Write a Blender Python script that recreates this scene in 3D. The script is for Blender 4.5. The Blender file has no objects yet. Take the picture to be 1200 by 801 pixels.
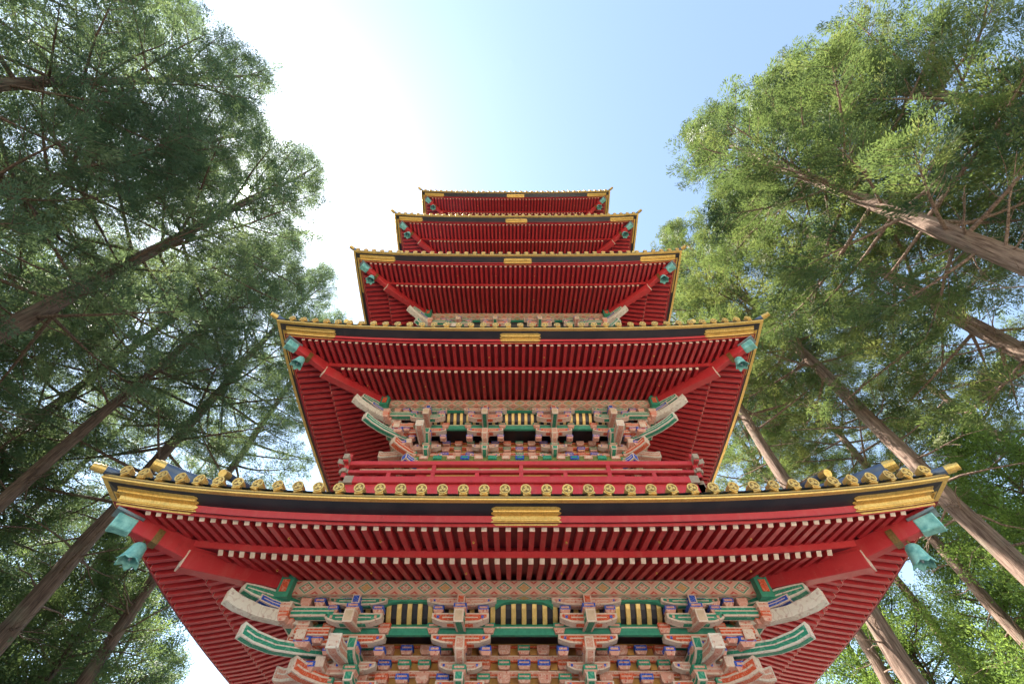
import bpy, bmesh, math, random
import numpy as np
from mathutils import Vector, Matrix
random.seed(7)
sc = bpy.context.scene
COL = sc.collection
R_ = math.radians
SQ = math.sqrt(0.5)

# ------------------------------------------------------------------ materials
def new_mat(name):
    m = bpy.data.materials.new(name); m.use_nodes = True
    nt = m.node_tree; nt.nodes.clear()
    out = nt.nodes.new('ShaderNodeOutputMaterial')
    b = nt.nodes.new('ShaderNodeBsdfPrincipled')
    nt.links.new(b.outputs[0], out.inputs[0])
    return m, nt, b, out

def nd(nt, t, **kw):
    n = nt.nodes.new(t)
    for k, v in kw.items():
        if k in n.inputs.keys(): n.inputs[k].default_value = v
        else: setattr(n, k, v)
    return n

def mixc(nt, fac, a, b, mode='MIX'):
    n = nt.nodes.new('ShaderNodeMix'); n.data_type = 'RGBA'; n.blend_type = mode
    for sock, v in ((n.inputs[0], fac), (n.inputs[6], a), (n.inputs[7], b)):
        if hasattr(v, 'is_output') or isinstance(v, bpy.types.NodeSocket): nt.links.new(v, sock)
        elif isinstance(v, (int, float)): sock.default_value = v
        else: sock.default_value = (*v, 1)
    return n.outputs[2]

def math_(nt, op, a, b=None, c=None):
    n = nt.nodes.new('ShaderNodeMath'); n.operation = op
    for i, v in enumerate((a, b, c)):
        if v is None: continue
        if isinstance(v, bpy.types.NodeSocket): nt.links.new(v, n.inputs[i])
        else: n.inputs[i].default_value = v
    return n.outputs[0]

def ramp(nt, src, lo, hi):
    n = nt.nodes.new('ShaderNodeMapRange'); n.inputs[1].default_value = lo; n.inputs[2].default_value = hi
    nt.links.new(src, n.inputs[0]); return n.outputs[0]

def noise(nt, scale, detail=4, co=None, rough=.6):
    n = nt.nodes.new('ShaderNodeTexNoise'); n.inputs['Scale'].default_value = scale
    n.inputs['Detail'].default_value = detail; n.inputs['Roughness'].default_value = rough
    if co is None: co = nt.nodes.new('ShaderNodeTexCoord').outputs['Object']
    nt.links.new(co, n.inputs['Vector']); return n.outputs[0]

def bump(nt, b, h, strength=.3, dist=.01):
    n = nt.nodes.new('ShaderNodeBump'); n.inputs['Strength'].default_value = strength; n.inputs['Distance'].default_value = dist
    nt.links.new(h, n.inputs['Height']); nt.links.new(n.outputs[0], b.inputs['Normal'])

def mat_plain(name, c1, c2, rough=.5, metal=0, scale=6, bmp=.15, spec=.5, lo=.35, hi=.7, coat=0):
    m, nt, b, o = new_mat(name)
    f = ramp(nt, noise(nt, scale), lo, hi)
    nt.links.new(mixc(nt, f, c1, c2), b.inputs['Base Color'])
    b.inputs['Roughness'].default_value = rough; b.inputs['Metallic'].default_value = metal
    b.inputs['Specular IOR Level'].default_value = spec
    b.inputs['Coat Weight'].default_value = coat
    if bmp: bump(nt, b, noise(nt, scale * 9, 3), bmp, .004)
    return m

def mat_red(name, base, pale):
    m, nt, b, o = new_mat(name)
    f = ramp(nt, noise(nt, 2.2), .35, .75)
    c = mixc(nt, f, base, pale)
    oi = nt.nodes.new('ShaderNodeObjectInfo')
    c = mixc(nt, math_(nt, 'MULTIPLY', oi.outputs['Random'], .45), c, (.33, .018, .022))
    mp = nt.nodes.new('ShaderNodeMapping'); mp.inputs['Scale'].default_value = (3, 3, .6); nt.links.new(nt.nodes.new('ShaderNodeTexCoord').outputs['Object'], mp.inputs[0])
    g = ramp(nt, noise(nt, 2.6, 6, mp.outputs[0], .7), .50, .72)
    c = mixc(nt, math_(nt, 'MULTIPLY', g, .40), c, (.46, .10, .085))     # faded, dusty patches
    g = ramp(nt, noise(nt, 7, 5), .60, .76)
    c = mixc(nt, math_(nt, 'MULTIPLY', g, .45), c, (.16, .012, .016))     # grime
    w = ramp(nt, noise(nt, 38, 3), .62, .74)           # small scuffs in the lacquer
    w = math_(nt, 'MULTIPLY', w, .35)
    c = mixc(nt, w, c, (.50, .16, .13))
    nt.links.new(c, b.inputs['Base Color'])
    r = nt.nodes.new('ShaderNodeMapRange'); nt.links.new(noise(nt, 9), r.inputs[0]); r.inputs[3].default_value = .38; r.inputs[4].default_value = .62
    nt.links.new(r.outputs[0], b.inputs['Roughness'])
    b.inputs['Specular IOR Level'].default_value = .35
    bump(nt, b, noise(nt, 26, 4), .12, .004)
    return m

def mat_paint(name, base, pale=(.62, .52, .44), accent=(.36, .07, .05), amt=.5, sc_=16):
    """weathered polychrome paint: base colour with painted scrolls, pale lines and worn spots"""
    m, nt, b, o = new_mat(name)
    co = nt.nodes.new('ShaderNodeTexCoord').outputs['Object']
    wv = nt.nodes.new('ShaderNodeTexNoise'); wv.inputs['Scale'].default_value = sc_ * .6; wv.inputs['Detail'].default_value = 1
    nt.links.new(co, wv.inputs['Vector'])
    v = math_(nt, 'FRACT', math_(nt, 'MULTIPLY', wv.outputs[0], 6.0))
    line = math_(nt, 'LESS_THAN', math_(nt, 'ABSOLUTE', math_(nt, 'SUBTRACT', v, .5)), .13)
    vo = nt.nodes.new('ShaderNodeTexVoronoi'); vo.inputs['Scale'].default_value = sc_ * 1.3; nt.links.new(co, vo.inputs['Vector'])
    dots = ramp(nt, vo.outputs['Distance'], .30, .22)
    rnd = nt.nodes.new('ShaderNodeSeparateColor'); nt.links.new(vo.outputs['Color'], rnd.inputs[0])
    sel = math_(nt, 'GREATER_THAN', rnd.outputs[0], .55)
    c = mixc(nt, math_(nt, 'MULTIPLY', line, amt * .55), base, pale)
    c = mixc(nt, math_(nt, 'MULTIPLY', math_(nt, 'MULTIPLY', dots, sel), amt), c, accent)
    worn = ramp(nt, noise(nt, sc_ * 2.2, 4, co), .60, .70)
    c = mixc(nt, math_(nt, 'MULTIPLY', worn, .30), c, (.34, .29, .25))
    nt.links.new(c, b.inputs['Base Color']); b.inputs['Roughness'].default_value = .7
    b.inputs['Specular IOR Level'].default_value = .25
    bump(nt, b, noise(nt, sc_ * 2, 3, co), .35, .01)
    return m

def mat_lozenge():
    """painted lozenge brocade of the eave purlin; x runs along the beam in its UV map, v across it"""
    m, nt, b, o = new_mat('lozenge_brocade')
    uv = nt.nodes.new('ShaderNodeUVMap').outputs[0]
    s = nt.nodes.new('ShaderNodeSeparateXYZ'); nt.links.new(uv, s.inputs[0])
    u = math_(nt, 'DIVIDE', s.outputs[0], .29)
    fu = math_(nt, 'MULTIPLY', math_(nt, 'ABSOLUTE', math_(nt, 'SUBTRACT', math_(nt, 'FRACT', u), .5)), 2)
    v = s.outputs[1]
    fv = math_(nt, 'MULTIPLY', math_(nt, 'ABSOLUTE', math_(nt, 'SUBTRACT', v, .5)), 2)
    d = math_(nt, 'ADD', fu, fv)
    def band(lo, hi): return math_(nt, 'MULTIPLY', math_(nt, 'GREATER_THAN', d, lo), math_(nt, 'LESS_THAN', d, hi))
    pk = (.66, .36, .26); gr = (.08, .29, .17); rd = (.52, .06, .04); pl = (.70, .57, .43)
    c = mixc(nt, band(.0, .22), pk, rd)
    c = mixc(nt, band(.0, .09), c, pl)
    c = mixc(nt, band(.36, .46), c, rd)
    c = mixc(nt, band(.62, .82), c, gr)
    c = mixc(nt, band(.82, .92), c, pl)
    c = mixc(nt, band(1.45, 1.7), c, rd)
    # petals
    ang = math_(nt, 'ABSOLUTE', math_(nt, 'SUBTRACT', fu, fv))
    pet = math_(nt, 'MULTIPLY', math_(nt, 'LESS_THAN', ang, .09), band(.1, .56))
    c = mixc(nt, pet, c, pl)
    edge = math_(nt, 'GREATER_THAN', fv, .88)
    c = mixc(nt, edge, c, (.42, .30, .20))
    # a few gilt roundels
    rr = math_(nt, 'MULTIPLY', math_(nt, 'LESS_THAN', d, .52), math_(nt, 'LESS_THAN', math_(nt, 'FRACT', math_(nt, 'DIVIDE', math_(nt, 'FLOOR', u), 4.0)), .2))
    c = mixc(nt, math_(nt, 'MULTIPLY', rr, .75), c, (.55, .30, .07))
    c = mixc(nt, math_(nt, 'MULTIPLY', ramp(nt, noise(nt, 30), .45, .75), .45), c, (.42, .34, .27))
    nt.links.new(c, b.inputs['Base Color']); b.inputs['Roughness'].default_value = .7
    bump(nt, b, noise(nt, 40, 3), .3, .008)
    return m

def mat_leaf(name, c1, c2, c3, trans=.45):
    m, nt, b, o = new_mat(name)
    a = nt.nodes.new('ShaderNodeAttribute'); a.attribute_name = 'tint'
    oi = nt.nodes.new('ShaderNodeObjectInfo')
    f = math_(nt, 'ADD', a.outputs['Fac'], math_(nt, 'MULTIPLY', math_(nt, 'SUBTRACT', oi.outputs['Random'], .5), .35))
    cr = nt.nodes.new('ShaderNodeValToRGB'); nt.links.new(f, cr.inputs[0])
    e = cr.color_ramp.elements; e[0].color = (*c1, 1); e[1].color = (*c3, 1); e[0].position = .1; e[1].position = .95
    k = e.new(.5); k.color = (*c2, 1)
    nt.links.new(cr.outputs[0], b.inputs['Base Color']); b.inputs['Roughness'].default_value = .55
    b.inputs['Specular IOR Level'].default_value = .3
    tr = nt.nodes.new('ShaderNodeBsdfTranslucent')
    br = mixc(nt, .5, cr.outputs[0], (.22, .26, .05), 'ADD')
    nt.links.new(br, tr.inputs[0])
    mx = nt.nodes.new('ShaderNodeMixShader'); mx.inputs[0].default_value = trans
    nt.links.new(b.outputs[0], mx.inputs[1]); nt.links.new(tr.outputs[0], mx.inputs[2]); nt.links.new(mx.outputs[0], o.inputs[0])
    return m

def mat_bark(name, c1, c2):
    m, nt, b, o = new_mat(name)
    co = nt.nodes.new('ShaderNodeTexCoord').outputs['Object']
    mp = nt.nodes.new('ShaderNodeMapping'); mp.inputs['Scale'].default_value = (9, 9, .7); nt.links.new(co, mp.inputs[0])
    n1 = noise(nt, 2.2, 6, mp.outputs[0], .7)
    c = mixc(nt, ramp(nt, n1, .38, .66), c1, c2)
    lich = math_(nt, 'MULTIPLY', ramp(nt, noise(nt, 1.1, 5, co), .55, .72), .5)
    c = mixc(nt, lich, c, (.17, .17, .12))
    nt.links.new(c, b.inputs['Base Color']); b.inputs['Roughness'].default_value = .9
    b.inputs['Specular IOR Level'].default_value = .15
    bump(nt, b, n1, .9, .05)
    return m

M = {}
M['red'] = mat_red('red_lacquer', (.47, .026, .032), (.55, .044, .046))
M['redside'] = M['red']
M['redshade'] = mat_plain('shade_red_boards', (.16, .013, .020), (.22, .018, .026), .6, 0, 5)  # red soffit boards, with the shade between rafters painted into the colour
M['black'] = mat_plain('black_lacquer', (.012, .011, .016), (.030, .022, .026), .38, 0, 3, .1)
M['cream'] = mat_plain('cream_paint', (.72, .55, .44), (.52, .37, .28), .6, 0, 14)
def mat_gold(name, c1, c2, rough=.38, metal=.55, tex=30, engrave=.22):
    m, nt, b, o = new_mat(name)
    f = ramp(nt, noise(nt, tex), .35, .7)
    c = mixc(nt, f, c1, c2)
    c = mixc(nt, math_(nt, 'MULTIPLY', ramp(nt, noise(nt, 4), .55, .75), .5), c, (.30, .16, .04))
    nt.links.new(c, b.inputs['Base Color']); b.inputs['Metallic'].default_value = metal; b.inputs['Roughness'].default_value = rough
    oi = nt.nodes.new('ShaderNodeObjectInfo')
    c = mixc(nt, math_(nt, 'MULTIPLY', oi.outputs['Random'], .35), c, (.34, .22, .09))
    vo = nt.nodes.new('ShaderNodeTexNoise'); vo.inputs['Scale'].default_value = 7; vo.inputs['Detail'].default_value = 1
    nt.links.new(nt.nodes.new('ShaderNodeTexCoord').outputs['Object'], vo.inputs['Vector'])
    ln = math_(nt, 'LESS_THAN', math_(nt, 'ABSOLUTE', math_(nt, 'SUBTRACT', math_(nt, 'FRACT', math_(nt, 'MULTIPLY', vo.outputs[0], 9.0)), .5)), .12)
    c = mixc(nt, math_(nt, 'MULTIPLY', ln, engrave), c, (.20, .11, .03))  # engraved scrolls
    nt.links.new(c, b.inputs['Base Color'])
    bump(nt, b, noise(nt, tex * 1.7, 3), .35, .006)
    return m
M['gold'] = mat_gold('gilt_copper', (.68, .39, .085), (.84, .56, .17))
M['goldtile'] = mat_gold('gilt_tile', (.68, .39, .085), (.88, .60, .20), .4, .5, 45, .0)
M['goldslat'] = mat_gold('gilt_slat', (.74, .44, .11), (.88, .62, .24), .36, .4, 20, .0)
M['golddark'] = mat_plain('tarnished_gilt', (.16, .09, .03), (.28, .17, .05), .5, .4, 40)
M['tile'] = mat_plain('blue_grey_copper_tile', (.055, .075, .12), (.11, .14, .20), .42, .35, 4)
M['verd'] = mat_plain('verdigris_copper', (.09, .29, .27), (.30, .58, .51), .6, .1, 11, .4)
M['verddark'] = mat_plain('grey_patina', (.16, .20, .22), (.28, .33, .35), .55, .3, 6)
M['pink'] = mat_paint('weathered_pink_paint', (.62, .29, .22), (.74, .60, .50), (.48, .06, .04), .75)
M['pale'] = mat_paint('weathered_pale_paint', (.68, .53, .44), (.56, .22, .16), (.46, .09, .06), .5)
M['bone'] = mat_paint('bone_white_paint', (.70, .62, .54), (.36, .12, .09), (.30, .10, .08), .45, 11)
M['green'] = mat_paint('malachite_paint', (.028, .24, .15), (.34, .56, .42), (.02, .12, .08), .45, 12)
M['gsolid'] = mat_plain('malachite_plain', (.025, .21, .13), (.05, .30, .19), .55, 0, 12)
M['blue'] = mat_paint('azurite_paint', (.025, .08, .46), (.50, .56, .70), (.02, .03, .18), .45, 18)
M['orange'] = mat_paint('vermilion_paint', (.60, .09, .035), (.72, .50, .38), (.30, .03, .02), .55)
M['ochre'] = mat_plain('ochre_board', (.50, .24, .05), (.36, .15, .04), .7, 0, 9)
M['beige'] = mat_plain('beige_plaster_paint', (.62, .44, .31), (.48, .33, .23), .7, 0, 12)
M['railend'] = mat_plain('worn_rail_end', (.27, .19, .14), (.38, .28, .20), .7, 0, 14)
M['olive'] = mat_paint('olive_panel', (.16, .17, .05), (.30, .30, .14), (.30, .18, .05), .5)
M['lozenge'] = mat_lozenge()
M['stone'] = mat_plain('granite', (.30, .29, .27), (.42, .41, .38), .8, 0, 5)
M['gravel'] = mat_plain('gravel', (.44, .40, .34), (.62, .57, .50), .9, 0, 30, .5)
M['soil'] = mat_plain('forest_floor', (.09, .075, .045), (.16, .15, .07), .95, 0, 1.5, .5)
M['sugi'] = mat_leaf('cedar_foliage', (.018, .046, .036), (.048, .092, .060), (.13, .168, .085), .42)  # bluish cast of shade and sky light mixed into the leaf colour
M['hinoki'] = mat_leaf('cypress_foliage', (.016, .045, .026), (.060, .100, .034), (.175, .185, .058), .36)
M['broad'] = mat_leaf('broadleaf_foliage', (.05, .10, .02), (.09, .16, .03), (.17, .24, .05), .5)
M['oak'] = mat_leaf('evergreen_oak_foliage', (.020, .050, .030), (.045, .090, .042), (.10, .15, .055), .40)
M['darkbark'] = mat_bark('dark_cedar_bark', (.055, .036, .028), (.17, .115, .088))
M['bark'] = mat_bark('cypress_bark', (.10, .062, .046), (.31, .215, .165))

# ------------------------------------------------------------------ mesh helper
class MB:
    def __init__(s): s.v = []; s.f = []; s.m = []; s.uv = {}
    def add(s, vs, fs, mi=0):
        o = len(s.v); s.v += [tuple(v) for v in vs]
        for f in fs: s.f.append([i + o for i in f]); s.m.append(mi)
    def hexa(s, p, mi=0):      # p: 8 points, bottom 0-3 ccw, top 4-7
        s.add(p, [(3, 2, 1, 0), (4, 5, 6, 7), (0, 1, 5, 4), (1, 2, 6, 5), (2, 3, 7, 6), (3, 0, 4, 7)], mi)
    def box(s, c, d, mi=0, taper=1.0, T=None):
        x, y, z = (k / 2 for k in d)
        p = [(-x * taper, -y * taper, -z), (x * taper, -y * taper, -z), (x * taper, y * taper, -z), (-x * taper, y * taper, -z),
             (-x, -y, z), (x, -y, z), (x, y, z), (-x, y, z)]
        p = [Vector(q) + Vector(c) for q in p]
        if T: p = [T(q) for q in p]
        s.hexa(p, mi)
    def ring(s, rings, mi=0, closed=True, cap=True):
        n = len(rings[0]); o = len(s.v)
        for r in rings: s.v += [tuple(q) for q in r]
        for i in range(len(rings) - 1):
            for j in range(n if closed else n - 1):
                k = (j + 1) % n
                s.f.append([o + i * n + j, o + i * n + k, o + (i + 1) * n + k, o + (i + 1) * n + j]); s.m.append(mi)
        if cap and closed:
            s.f.append([o + j for j in range(n)][::-1]); s.m.append(mi)
            e = o + (len(rings) - 1) * n
            s.f.append([e + j for j in range(n)]); s.m.append(mi)
    def tube(s, pts, rad, n=8, mi=0, cap=True):
        pts = [Vector(p) for p in pts]; rings = []
        for i, p in enumerate(pts):
            d = (pts[min(i + 1, len(pts) - 1)] - pts[max(i - 1, 0)]).normalized()
            a = d.orthogonal().normalized() if abs(d.z) > .9 else d.cross(Vector((0, 0, 1))).normalized()
            b = d.cross(a); r = rad[i] if hasattr(rad, '__len__') else rad
            rings.append([p + a * (r * math.cos(t)) + b * (r * math.sin(t)) for t in (2 * math.pi * k / n for k in range(n))])
        s.ring(rings, mi, True, cap)
    def mesh(s, name, mats, smooth=False, inset=None, bevel=0, recalc=True):
        me = bpy.data.meshes.new(name); me.from_pydata(s.v, [], s.f); me.update()
        for m in mats: me.materials.append(m)
        me.polygons.foreach_set('material_index', s.m)
        bm = bmesh.new(); bm.from_mesh(me)
        if recalc: bmesh.ops.recalc_face_normals(bm, faces=bm.faces)
        if inset:
            th, frm, to, amin = inset
            fs = [f for f in bm.faces if f.material_index == frm and f.calc_area() > amin and len(f.verts) == 4 and min(e.calc_length() for e in f.edges) > th * 3]
            bmesh.ops.inset_individual(bm, faces=fs, thickness=th, depth=-.003)
            for f in fs: f.material_index = to
        if bevel:
            bmesh.ops.bevel(bm, geom=[e for e in bm.edges if len(e.link_faces) == 2 and e.calc_face_angle(0) > .6], offset=bevel, segments=1, affect='EDGES', clamp_overlap=True)
        bm.to_mesh(me); bm.free()
        if smooth:
            me.polygons.foreach_set('use_smooth', [True] * len(me.polygons))
        return me
    def build(s, name, mats, parent=None, loc=(0, 0, 0), **kw):
        if not isinstance(mats, (list, tuple)): mats = [mats]
        return link(name, s.mesh(name, mats, **kw), parent, loc)

def link(name, data, parent=None, loc=(0, 0, 0)):
    o = bpy.data.objects.new(name, data); COL.objects.link(o); o.location = loc
    if parent is not None: o.parent = parent
    return o

def copy_tree(o, parent=None):
    c = o.copy(); COL.objects.link(c); c.parent = parent
    for ch in list(o.children): copy_tree(ch, c)
    return c

def tag(o, label=None, cat=None, group=None, kind=None):
    for k, v in (('label', label), ('category', cat), ('group', group), ('kind', kind)):
        if v: o[k] = v
    return o

# ------------------------------------------------------------------ camera solution (metres)
CAM = Vector((-.1757, 0, 1.6)); DC = 10.032; F35 = 509.98 / 1200 * 36
WW = [5.5, 5.2986, 5.1027, 4.9103, 4.6888]
HH = [h + 1.6 for h in (3.4769, 7.9011, 12.5811, 17.1874, 21.8609)]
UP = .35
BI = [.05, .15, .19, .20, .20]      # the bodies taper a little faster than the roofs
PI = math.pi

# ------------------------------------------------------------------ pagoda
pagoda = bpy.data.objects.new('pagoda', None); COL.objects.link(pagoda); pagoda.location = (0, DC, 0)
tag(pagoda, 'tall red five tiered wooden pagoda with gilt eaves and painted brackets', 'pagoda')

def rise(x, ins, W):
    s = min(1.08, abs(x) / max(W - ins, .1))
    return UP * s ** 3 * max(0, 1 - ins / 1.95) ** 1.1

def side(k):
    c, s = round(math.cos(k * PI / 2)), round(math.sin(k * PI / 2))
    return lambda v: Vector((c * v[0] - s * v[1], s * v[0] + c * v[1], v[2]))

def ring_strip(mb, W, prof, mi=0, n=28, base_rise=None, sides=(0, 1, 2, 3), closed=True):
    """sweep a cross section of (ins, dz) round the four sides, mitred at the corners"""
    for k in sides:
        T = side(k); rings = []
        for i in range(n + 1):
            s = -1 + 2 * i / n
            s = math.copysign(abs(s) ** .8, s)
            rings.append([T((s * (W - a), -(W - a), z + rise(s * (W - a), a if base_rise is None else base_rise, W))) for a, z in prof])
        mb.ring(rings, mi, closed, closed)

TS = .2635
FS = .1485
def z_top(ins):             # concave tiled slope
    return .10 + .40 * ins + .045 * ins * ins

def eave_z(ins, fly=None):  # underside of rafters, relative to tile edge
    if ins < .965 if fly is None else fly: return -.250 + (ins - .30) * (.13 / .63)
    return -.258 + (ins - 1.0) * (.298 / .89)

def rafter_mesh(mb, T, x, a, b, W, slant, w=.068, h=.078, end_mi=1, body_mi=0, curve=.012):
    """one rafter running inward from ins=a to ins=b, cream end face slightly proud"""
    n = 3; rings = []
    for i in range(n + 1):
        q = a + (b - a) * i / n
        z = eave_z(q, a < .9) + rise(x, q, W) + curve * (1 - i / n) ** 2 * 2
        cut = slant if i == 0 else 0.0
        rings.append([T((x + sx * w / 2, -(W - q - (cut if zz == 0 else -cut * .7)), z + zz)) for sx, zz in ((-1, 0), (1, 0), (1, h), (-1, h))])
    mb.ring(rings, body_mi)
    e = [Vector(p) for p in rings[0]]; c = sum(e, Vector()) / 4; nr = (e[1] - e[0]).cross(e[2] - e[1]).normalized()
    if nr.z > 0: nr = -nr
    q = [c + (p - c) * .95 for p in e]
    mb.hexa([p - nr * .004 for p in q] + [p + nr * .005 for p in q], end_mi)

def tile_end_mesh():
    mb = MB()
    # round tile end facing -y: dark field, raised rim, three lobes
    r = .068
    mb.tube([(0, .10, 0), (0, 0, 0)], r * .97, 20, 0)
    o = []
    for rr, yy in ((r, .02), (r, -.012), (r * .78, -.012), (r * .70, 0.002)):
        o.append([(rr * math.cos(t), yy, rr * math.sin(t)) for t in (2 * PI * j / 20 for j in range(20))])
    mb.ring(o, 0, True, False)
    for j in range(3):
        t = PI / 2 + j * 2 * PI / 3
        c = (.027 * math.cos(t), -.004, .027 * math.sin(t))
        mb.tube([(c[0], .002, c[2]), (c[0], -.010, c[2])], .018, 8, 0)
    mb.tube([(0, .0, 0), (0, -.004, 0)], r * .68, 16, 1)
    mb.tube([(0, .0, 0), (0, -.012, 0)], .012, 8, 0)
    # collar tile below the disc, resting on the gilt edge
    mb.box((0, .035, -.066), (.10, .07, .03), 0)
    return mb.mesh('tile_end', [M['goldtile'], M['golddark']])
TILE_END = tile_end_mesh()

def plate_mesh(W, k, x0, x1, lobes, name, parent, lowonly=False):
    """gilt plate wrapped over the black and the red eave board between x0 and x1; lobed ends"""
    T = side(k)
    for part, (p0, p1) in enumerate((((.100, -.0365), (.232, -.079)), ((.228, -.082), (.248, -.205)))):
        mb = MB(); n = 14; m = 8
        d = Vector((p1[0] - p0[0], p1[1] - p0[1])).normalized(); nrm = Vector((d.y, -d.x))
        if nrm.x > 0: nrm = -nrm
        rows = []
        for j in range(m + 1):
            t = j / m
            ext = .055 * abs(math.sin(t * PI * 2 + .3)) + .03 * math.sin(t * PI)
            a = x0 - (ext if lobes[0] else 0); b = x1 + (ext if lobes[1] else 0)
            row = []
            for i in range(n + 1):
                x = a + (b - a) * i / n
                q = p0[0] + (p1[0] - p0[0]) * t + nrm.x * .007; z = p0[1] + (p1[1] - p0[1]) * t + nrm.y * .007
                if part == 1: x = x * 1.0
                xx = max(-(W - q), min(W - q, x))
                row.append(T((xx, -(W - q), z + rise(xx, q, W))))
            rows.append(row)
        for j in range(m):
            for i in range(n):
                mb.add([rows[j][i], rows[j][i + 1], rows[j + 1][i + 1], rows[j + 1][i]], [(0, 1, 2, 3)])
        # raised mid rib
        rib = [rows[m // 2][i] + T((0, -.010, -.004)) for i in range(n + 1)]
        mb.tube(rib, .011, 6)
        o = mb.build(name, [M['gold']], parent)
        sm = o.modifiers.new('thick', 'SOLIDIFY'); sm.thickness = .006; sm.offset = 0

roofs = []
for i in range(5):
    W, H = WW[i], HH[i]
    # ---- tiled top + soffit boards = the roof's own mesh
    mb = MB(); n = 22; inner = 2.75 if i < 4 else W - .25
    ks = [0, .25, .6, 1.1, 1.7, 2.2, 2.75] + ([3.3, 4.0, W - .25] if i == 4 else [])
    for k in range(4):
        T = side(k); rings = []
        for a in ks:
            rings.append([T((s * (W - a), -(W - a), z_top(a) - .03 + rise(s * (W - a), a, W))) for s in (math.copysign(abs(-1 + 2 * j / n) ** .8, -1 + 2 * j / n) for j in range(n + 1))])
        mb.ring(rings, 0, False)
        nt_ = int(W / TS)
        for j in range(-nt_, nt_ + 1):                      # round tile courses
            x = j * TS; end = min(inner, W - abs(x) - .12)
            if end < .2: continue
            qs = [q for q in (.05, .6, 1.3, 2.0) if q < end - .1] + [end]
            rr = [[T((x + .07 * math.cos(t), -(W - q), z_top(q) - .03 + rise(x, q, W) + .075 * math.sin(t))) for t in (0, .9, PI / 2, 2.24, PI)] for q in qs]
            mb.ring(rr, 0, False)
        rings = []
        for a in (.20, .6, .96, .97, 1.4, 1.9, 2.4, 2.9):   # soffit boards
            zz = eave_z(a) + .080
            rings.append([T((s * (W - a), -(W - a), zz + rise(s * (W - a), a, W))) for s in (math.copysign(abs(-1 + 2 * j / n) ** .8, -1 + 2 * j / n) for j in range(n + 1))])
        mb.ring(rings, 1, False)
    roof = mb.build('roof', [M['tile'], M['redshade']], pagoda, (0, 0, H), recalc=False)
    roofs.append(roof)
    # ---- eave boards
    mb = MB(); ring_strip(mb, W, [(.0, -.015), (.0, .030), (.02, .052), (.12, .06), (.12, -.016)], 0)
    ring_strip(mb, W, [(-.008, .004), (-.008, .018), (.003, .018), (.003, .004)], 1)
    ring_strip(mb, W, [(-.006, -.022), (-.012, -.008), (.06, -.008), (.06, -.022)], 0)
    mb.build('tile_edge', [M['goldtile'], M['golddark']], roof)
    mb = MB(); ring_strip(mb, W, [(.05, -.020), (.07, .05), (.30, .05), (.235, -.080)], 0)
    mb.build('black_eave_board', [M['black']], roof)
    mb = MB(); ring_strip(mb, W, [(.225, -.082), (.25, -.212), (.268, -.212), (.30, -.06)], 0)
    mb.build('red_eave_board', [M['red']], roof)
    mb = MB(); ring_strip(mb, W, [(.930, -.112), (.940, -.192), (.960, -.192), (.960, -.05)], 0)
    mb.build('rafter_support_board', [M['red']], roof)
    # ---- gilt plates
    for k in ((0,) if i > 1 else (0,)):
        plate_mesh(W, k, -.36, .36, (1, 1), 'gilt_plate', roof)
    cw = 1.26 if i < 3 else 1.1
    for k in (0, 1, 3):
        for sg in (-1, 1):
            if sg < 0: plate_mesh(W, k, -W + .20, -W + cw, (0, 1), 'gilt_corner_plate', roof)
            else: plate_mesh(W, k, W - cw, W - .20, (1, 0), 'gilt_corner_plate', roof)
    # ---- tile ends
    nt_ = int((W - .06) / TS)
    xs = [j * TS for j in range(-nt_, nt_ + 1)]
    stuff = MB()
    for k in (0, 1, 3):
        for x in xs:
            z = .142 + rise(x, 0, W); T = side(k)
            if k == 0 and i < 2:
                o = link('tile_end', TILE_END, roof, T((x, -W + .0, z)))
                o.rotation_euler = (random.uniform(-.07, .07), random.uniform(-.5, .5), random.uniform(-.08, .08))
            else:
                r = .066
                p = lambda a, rr, yy: T((x + rr * math.cos(a), -W + yy, z + rr * math.sin(a)))
                A = [2 * PI * q / 12 for q in range(12)]
                stuff.ring([[p(a, r, .09) for a in A], [p(a, r, -.012) for a in A], [p(a, r * .74, -.012) for a in A], [p(a, r * .68, .0) for a in A]], 0)
                stuff.box((x, -W + .035, z - .066), (.10, .07, .03), 0, 1, T)
    o = stuff.build('tile_ends', [M['goldtile']], roof); tag(o, kind='stuff')
    # ---- rafters: the front rows of the lowest roof one by one, the others together
    rest = MB(); restb = MB()
    for k in (0, 1, 3):
        T = side(k)
        nf = int((W - .46) / FS)
        for j in range(-nf, nf):
            x = (j + .5) * FS
            b = min(.95, W - abs(x) - .10)
            if b < .36: continue
            if k == 0 and i == 0:
                q = MB(); rafter_mesh(q, T, x, .292, b, W, (.04 if i == 0 else .015) if k == 0 else .004)
                q.build('flying_rafter', [M['red'], M['cream']], roof)
            else: rafter_mesh(rest, T, x, .292, b, W, (.04 if i == 0 else .015) if k == 0 else .004)
        nb = int((W - 1.2) / FS)
        for j in range(-nb, nb):
            x = (j + .5) * FS
            b = min(1.97 + BI[i], W - abs(x) - .12)
            if b < 1.05: continue
            if k == 0 and i == 0:
                q = MB(); rafter_mesh(q, T, x, .985, b, W, (.04 if i == 0 else .015) if k == 0 else .004)
                q.build('base_rafter', [M['red'], M['cream']], roof)
            else: rafter_mesh(restb, T, x, .985, b, W, (.04 if i == 0 else .015) if k == 0 else .004)
    tag(rest.build('flying_rafters', [M['red'], M['cream']], roof), kind='stuff')
    tag(restb.build('base_rafters', [M['red'], M['cream']], roof), kind='stuff')
    # tiny gilt studs on some rafters
    mb = MB()
    for q, st in ((.62, 8), (1.5, 9)):
        for j in range(-24, 24):
            if j % st == 3:
                x = (j + .5) * FS; z = eave_z(q) + rise(x, q, W)
                mb.tube([(x, -(W - q), z + .01), (x, -(W - q), z - .016)], .013, 8)
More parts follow.
